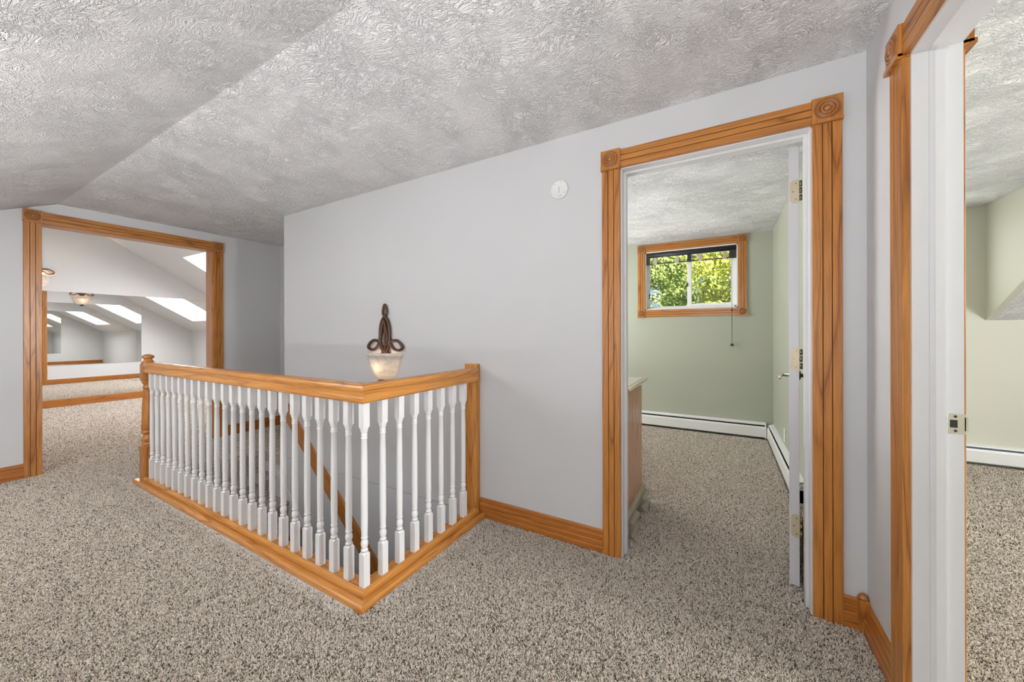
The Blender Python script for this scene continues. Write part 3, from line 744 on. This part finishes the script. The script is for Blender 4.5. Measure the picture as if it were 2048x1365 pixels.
m.prism([(DX1 + .010, .822), (DX1 + .022, .826), (DX1 + .034, .838), (DX1 + .036, .846), (DX1 + .028, .853), (DX1 + .008, .853)], 'y', DY0 - .012, DY1 + .030); m.build('top', M_TOP, dr)
m = MB(); m.prism([(DX1 - .01, .075), (DX1 + .020, .075), (DX1 + .020, .112), (DX1 + .010, .124), (DX1 - .01, .130)], 'y', DY0 + .02, DY1 + .02); m.box(DX0, DX1, DY0 + .02, DY1 + .015, .06, .118); m.build('base_moulding', M_FOOT, dr)
foot = [(-.02, .092), (.030, .092), (.042, .086), (.047, .074), (.040, .060), (.028, .048), (.024, .034), (.032, .018), (.046, .010), (.048, .0), (-.02, .0)]
for y0, y1 in ((DY0 + .03, DY0 + .20), (DY1 - .14, DY1 + .025)):
    for sx in (1, -1):
        m = MB(); xx = DX1 if sx > 0 else DX0
        m.prism([(xx + sx * p[0], p[1]) for p in foot], 'y', y0, y1); m.build('foot', M_FOOT, dr)
for k in range(3):
    z0 = .15 + k * .222
    m = MB(); m.box(DX0 + .03, DX1 - .03, DY1 - .002, DY1 + .016, z0, z0 + .205, bev=.004); q = m.build('drawer', WDz, dr)
    for xx in (DX0 + .2, DX1 - .2):
        m = MB(); m.lathe([(.006, 0), (.006, .012), (.015, .018), (.014, .028), (.002, .031)], (xx, DY1 + .015, z0 + .10), 'y', 14); m.build('knob', M_HINGED, q)

# ------------------------------------------------------------------ wall lamps
def wall_lamp(loc, rotz, label, power):
    """faces -Y before turning; origin on the wall at the shade rim"""
    r = empty('wall_lamp', loc); tag(r, label, 'lamp', None)
    DP = .72
    def P(m, name, mat, parent=None):
        o = m.build(name, mat); o.parent = parent or r; return o
    m = MB()
    out = [(.164, .012), (.170, .007), (.171, .0), (.163, -.012), (.150, -.022), (.143, -.036), (.139, -.060), (.131, -.095), (.120, -.125), (.104, -.152), (.084, -.172), (.056, -.188), (.030, -.194)]
    inn = [(a - .006, b + .002) for a, b in out[::-1]]
    prof = out + inn
    rings = []; seg = 36
    for a, b in prof: rings.append([m.bm.verts.new((-a * math.cos(PI * i / seg), -.002 - DP * a * math.sin(PI * i / seg) * (1 + .012 * math.cos(14 * PI * i / seg)), b)) for i in range(seg + 1)])
    for a, b in zip(rings, rings[1:] + rings[:1]):
        for i in range(seg):
            f = m._face([a[i], a[i + 1], b[i + 1], b[i]])
            if f: f.smooth = True
    P(m, 'shade', M_ALAB)
    m = MB(); m.lathe([(.002, -.222), (.010, -.216), (.014, -.208), (.036, -.200), (.040, -.192), (.020, -.186)], (0, -.036, 0), 'z', 18); P(m, 'finial', M_BRONZE)
    m = MB(); m.box(-.045, .045, -.014, -.001, -.15, .02, bev=.003); m.tube([(0, -.012, -.13), (0, -.036, -.14), (0, -.036, -.195)], .006, 8); P(m, 'bracket', M_BRONZE)
    m = MB(); y = -.018
    def curve(pts, closed=False, rad=.0105, dy=0.0, k=5):
        # Catmull-Rom through the points
        q = [Vector((a * 1.10, y + dy, b * 1.0 + .0)) for a, b in pts]; n_ = len(q); res = []
        rng = range(n_ if closed else n_ - 1)
        for i in rng:
            p0, p1, p2, p3 = (q[(i - 1) % n_], q[i], q[(i + 1) % n_], q[(i + 2) % n_]) if closed else (q[max(i - 1, 0)], q[i], q[i + 1], q[min(i + 2, n_ - 1)])
            for j in range(k):
                t = j / k
                res.append(0.5 * ((2 * p1) + (p2 - p0) * t + (2 * p0 - 5 * p1 + 4 * p2 - p3) * t * t + (3 * p1 - p0 - 3 * p2 + p3) * t ** 3))
        if not closed: res.append(q[-1])
        m.tube(res, rad, 8, closed)
    for s_ in (-1, 1):
        curve([(s_ * .059, .088), (s_ * .047, .125), (s_ * .047, .165), (s_ * .041, .215), (s_ * .025, .258), (0, .284)])
        curve([(0, .002), (s_ * .030, .045), (s_ * .058, .086)], rad=.0115)
        curve([(0, .022), (s_ * .022, .075), (s_ * .034, .115), (s_ * .020, .185), (0, .262)], rad=.009, dy=-.008)
        curve([(s_ * .050, .120), (s_ * .026, .175), (-s_ * .0, .250)], rad=.008, dy=.005)
        curve([(s_ * .168, .052), (s_ * .150, .082), (s_ * .118, .103), (s_ * .084, .103), (s_ * .056, .090), (s_ * .072, .060), (s_ * .100, .037), (s_ * .136, .033)], True, .0108)
    curve([(0, .02), (0, .14), (0, .26)], rad=.008)
    curve([(0, .374), (.017, .332), (.014, .300), (0, .292), (-.014, .300), (-.017, .332)], True, .0098)
    m.sphere((0, y, .288), .012)
    P(m, 'scroll_ornament', M_BRONZE)
    m = MB(); m.sphere((0, -.055, -.085), .021, sz=1.35); P(m, 'bulb', glow('lit_bulb', (1.0, 0.66, 0.36), power))
    r.rotation_euler = (0, 0, rotz); return r
wall_lamp((-2.205, YW, 1.004), 0, 'bronze scroll wall lamp with a marbled glass shade above the stair rail', 52)
wall_lamp((XL, 1.255, 2.06), PI / 2, 'lit wall lamp above the loft mirror, half hidden by the opening frame', 750)
wall_lamp((XO, 2.50, 2.03), -PI / 2, 'lit wall lamp seen only as a reflection in the loft mirror', 750)

# ------------------------------------------------------------------ mirrors
m = MB(); m.box(XL, XL + .006, .9, 4.50, .120, 1.828)
# keep the mirror below the sloping ceiling
mir = m.build('wall_mirror', M_MIRROR, origin=(XL, 2.7, .12)); tag(mir, 'large frameless mirror on the far loft wall beyond the oak opening', 'mirror')
m = MB(); m.box(XO - .006, XO, 1.985, 3.53, .42, 1.87)
tag(m.build('wall_mirror', M_MIRROR, origin=(XO, 2.7, .42)), 'mirror panel beside the opening, visible only inside the far mirror', 'mirror')

# ------------------------------------------------------------------ blank round plate on the door wall
m = MB(); C_ = (-.799, YW, 1.975)
m.lathe([(.052, -.001), (.053, -.005), (.050, -.009), (.046, -.010), (.044, -.0085), (.002, -.0085)], C_, 'y', 40)
pl = m.build('round_cover_plate', M_PLASTIC, origin=C_); tag(pl, 'round white detector base plate on the wall left of the oak doorway', 'cover plate')
for a in (75, 130, -85, -70, -35):
    m = MB(); m.lathe([(.0028, -.0105), (.0028, -.008)], (C_[0] + .039 * math.cos(math.radians(a)), YW, C_[2] + .039 * math.sin(math.radians(a))), 'y', 8); m.build('screw_hole', M_GREYP, pl)
m = MB()
m.box(C_[0] - .002, C_[0] + .002, YW - .0095, YW - .008, C_[2] - .02, C_[2] + .015)
m.build('slot', M_GREYP, pl)

# ------------------------------------------------------------------ outdoors: lawn and trees beyond the window
m = MB(); m.quad((-40, 6, -3.3), (40, 6, -3.3), (40, 60, -3.3), (-40, 60, -3.3)); struct(m.build('ground_outside', plain('lawn', (.06, .10, .02), .9)))
m = MB(); m.prism([(5.06, .55), (10.5, .0), (10.5, -.12), (5.06, .43)], 'x', -4.5, 4.0); struct(m.build('added_bounce_roof', plain('pale_bounce_surface', (.80, .80, .82), .8)))  # pale slab added out of view, bouncing sun up to the office ceiling
M_BARK = plain('grey_brown_bark', (.10, .075, .055), .9)
def leaf_mat(name, a, b_):
    mt, n, l, b = new_mat(name)
    gi = n.new('ShaderNodeNewGeometry'); r = ramp(n, [(0.1, a), (0.9, b_)]); l.new(gi.outputs['Random Per Island'], r.inputs['Fac'])
    out = n['Material Output']; n.remove(b)
    d = n.new('ShaderNodeBsdfDiffuse'); t = n.new('ShaderNodeBsdfTranslucent'); mx = n.new('ShaderNodeMixShader'); mx.inputs[0].default_value = .4
    l.new(r.outputs['Color'], d.inputs['Color']); l.new(r.outputs['Color'], t.inputs['Color'])
    l.new(d.outputs[0], mx.inputs[1]); l.new(t.outputs[0], mx.inputs[2]); l.new(mx.outputs[0], out.inputs['Surface']); return mt
LM = [leaf_mat('yellow_green_leaves', (.24, .29, .05), (.54, .54, .15)), leaf_mat('mid_green_leaves', (.20, .29, .09), (.48, .54, .22))]
def tree(x, y, h, rad, lm, label, seed, nleaf, leaf):
    rnd = random.Random(seed); base = -3.3
    t = empty('tree', (x, y, base)); tag(t, label, 'tree', None)
    m = MB(); m.tube([(x, y, base), (x + .1, y, base + h * .3), (x, y + .1, base + h * .6), (x + .05, y, base + h * .9)], [.26, .2, .13, .04], 10)
    for k in range(9):
        a = rnd.random() * 6.28; zz = base + h * (.28 + .06 * k); L = rad * (.9 - .05 * k)
        m.tube([(x, y, zz), (x + math.cos(a) * L * .5, y + math.sin(a) * L * .5, zz + L * .35), (x + math.cos(a) * L, y + math.sin(a) * L, zz + L * .55)], [.09, .05, .015], 6)
    m.build('trunk', M_BARK, t)
    vs, fs = [], []
    blobs = []
    for k in range(120):
        a = rnd.random() * 6.28; u = rnd.uniform(-1, 1); q = rad * (.45 + .55 * rnd.random()) * math.sqrt(1 - u * u * .9)
        blobs.append((x + math.cos(a) * q, y + math.sin(a) * q, base + h * .60 + u * h * .40, rnd.uniform(.45, .85)))
    for k in range(nleaf):
        bx, by, bz, br = rnd.choice(blobs)
        d = Vector((rnd.gauss(0, 1), rnd.gauss(0, 1), rnd.gauss(0, .8))).normalized() * br * (.55 + .45 * rnd.random())
        c = Vector((bx, by, bz)) + d
        nrm = (d.normalized() + Vector((rnd.gauss(0, .5), rnd.gauss(0, .5), rnd.gauss(.3, .5)))).normalized()
        u = nrm.cross(Vector((rnd.random(), rnd.random(), rnd.random()))).normalized(); v = nrm.cross(u); s_ = leaf * rnd.uniform(.6, 1.2)
        i = len(vs)
        for p in (c - u * s_, c + v * s_ * .6 + nrm * s_ * .12, c + u * s_, c - v * s_ * .6 + nrm * s_ * .12): vs.append(p - Vector((x, y, base)))
        fs.append((i, i + 1, i + 2, i + 3))
    me = bpy.data.meshes.new('foliage'); me.from_pydata(vs, [], fs); me.materials.append(lm)
    o = bpy.data.objects.new('foliage', me); COL.objects.link(o); o.parent = t
tree(-3.2, 16.6, 9.4, 3.3, LM[1], 'green leafy tree filling the left pane of the window', 3, 60000, .075)
tree(1.0, 11.6, 8.0, 2.2, LM[0], 'yellow-green leafy tree filling the right pane of the window', 5, 42000, .058)
tree(-10.5, 22.0, 9.5, 3.2, LM[0], 'tall tree behind the left edge of the window', 9, 14000, .11)
tree(5.0, 18.5, 9.0, 3.0, LM[1], 'tall tree behind the right edge of the window', 11, 14000, .11)

# ------------------------------------------------------------------ added uplighters out of view, brightening the hall and office ceilings
def uplighter(fx, fy, energy, label):
    lp = empty('added_floor_lamp', (fx, fy, 0)); tag(lp, label, 'lamp')
    m = MB(); m.lathe([(.13, 0), (.13, .012), (.02, .022), (.012, .04)], (fx, fy, 0), 'z', 24); m.build('base', M_DARK, lp)
    m = MB(); m.lathe([(.011, .03), (.011, .52)], (fx, fy, 0), 'z', 12); m.build('pole', M_DARK, lp)
    m = MB(); m.lathe([(.02, .50), (.10, .53), (.20, .59), (.26, .66), (.255, .66), (.19, .60), (.02, .52)], (fx, fy, 0), 'z', 28); m.build('bowl', M_PLASTIC, lp)
    d = bpy.data.lights.new('ceiling_fill', 'AREA'); d.shape = 'DISK'; d.size = .42; d.energy = energy; d.color = (.99, .99, 1.0)
    lo = bpy.data.objects.new('ceiling_fill', d); COL.objects.link(lo); lo.parent = lp; lo.location = (0, 0, .668); lo.rotation_euler = (PI, 0, 0)
uplighter(-.25, -1.0, 54, 'added unseen uplighter behind the viewer, brightening the hall ceiling')
uplighter(-2.3, -.95, 46, 'added unseen uplighter brightening the sloping ceiling')
uplighter(-1.9, 3.3, 34, 'added unseen uplighter brightening the green room ceiling')
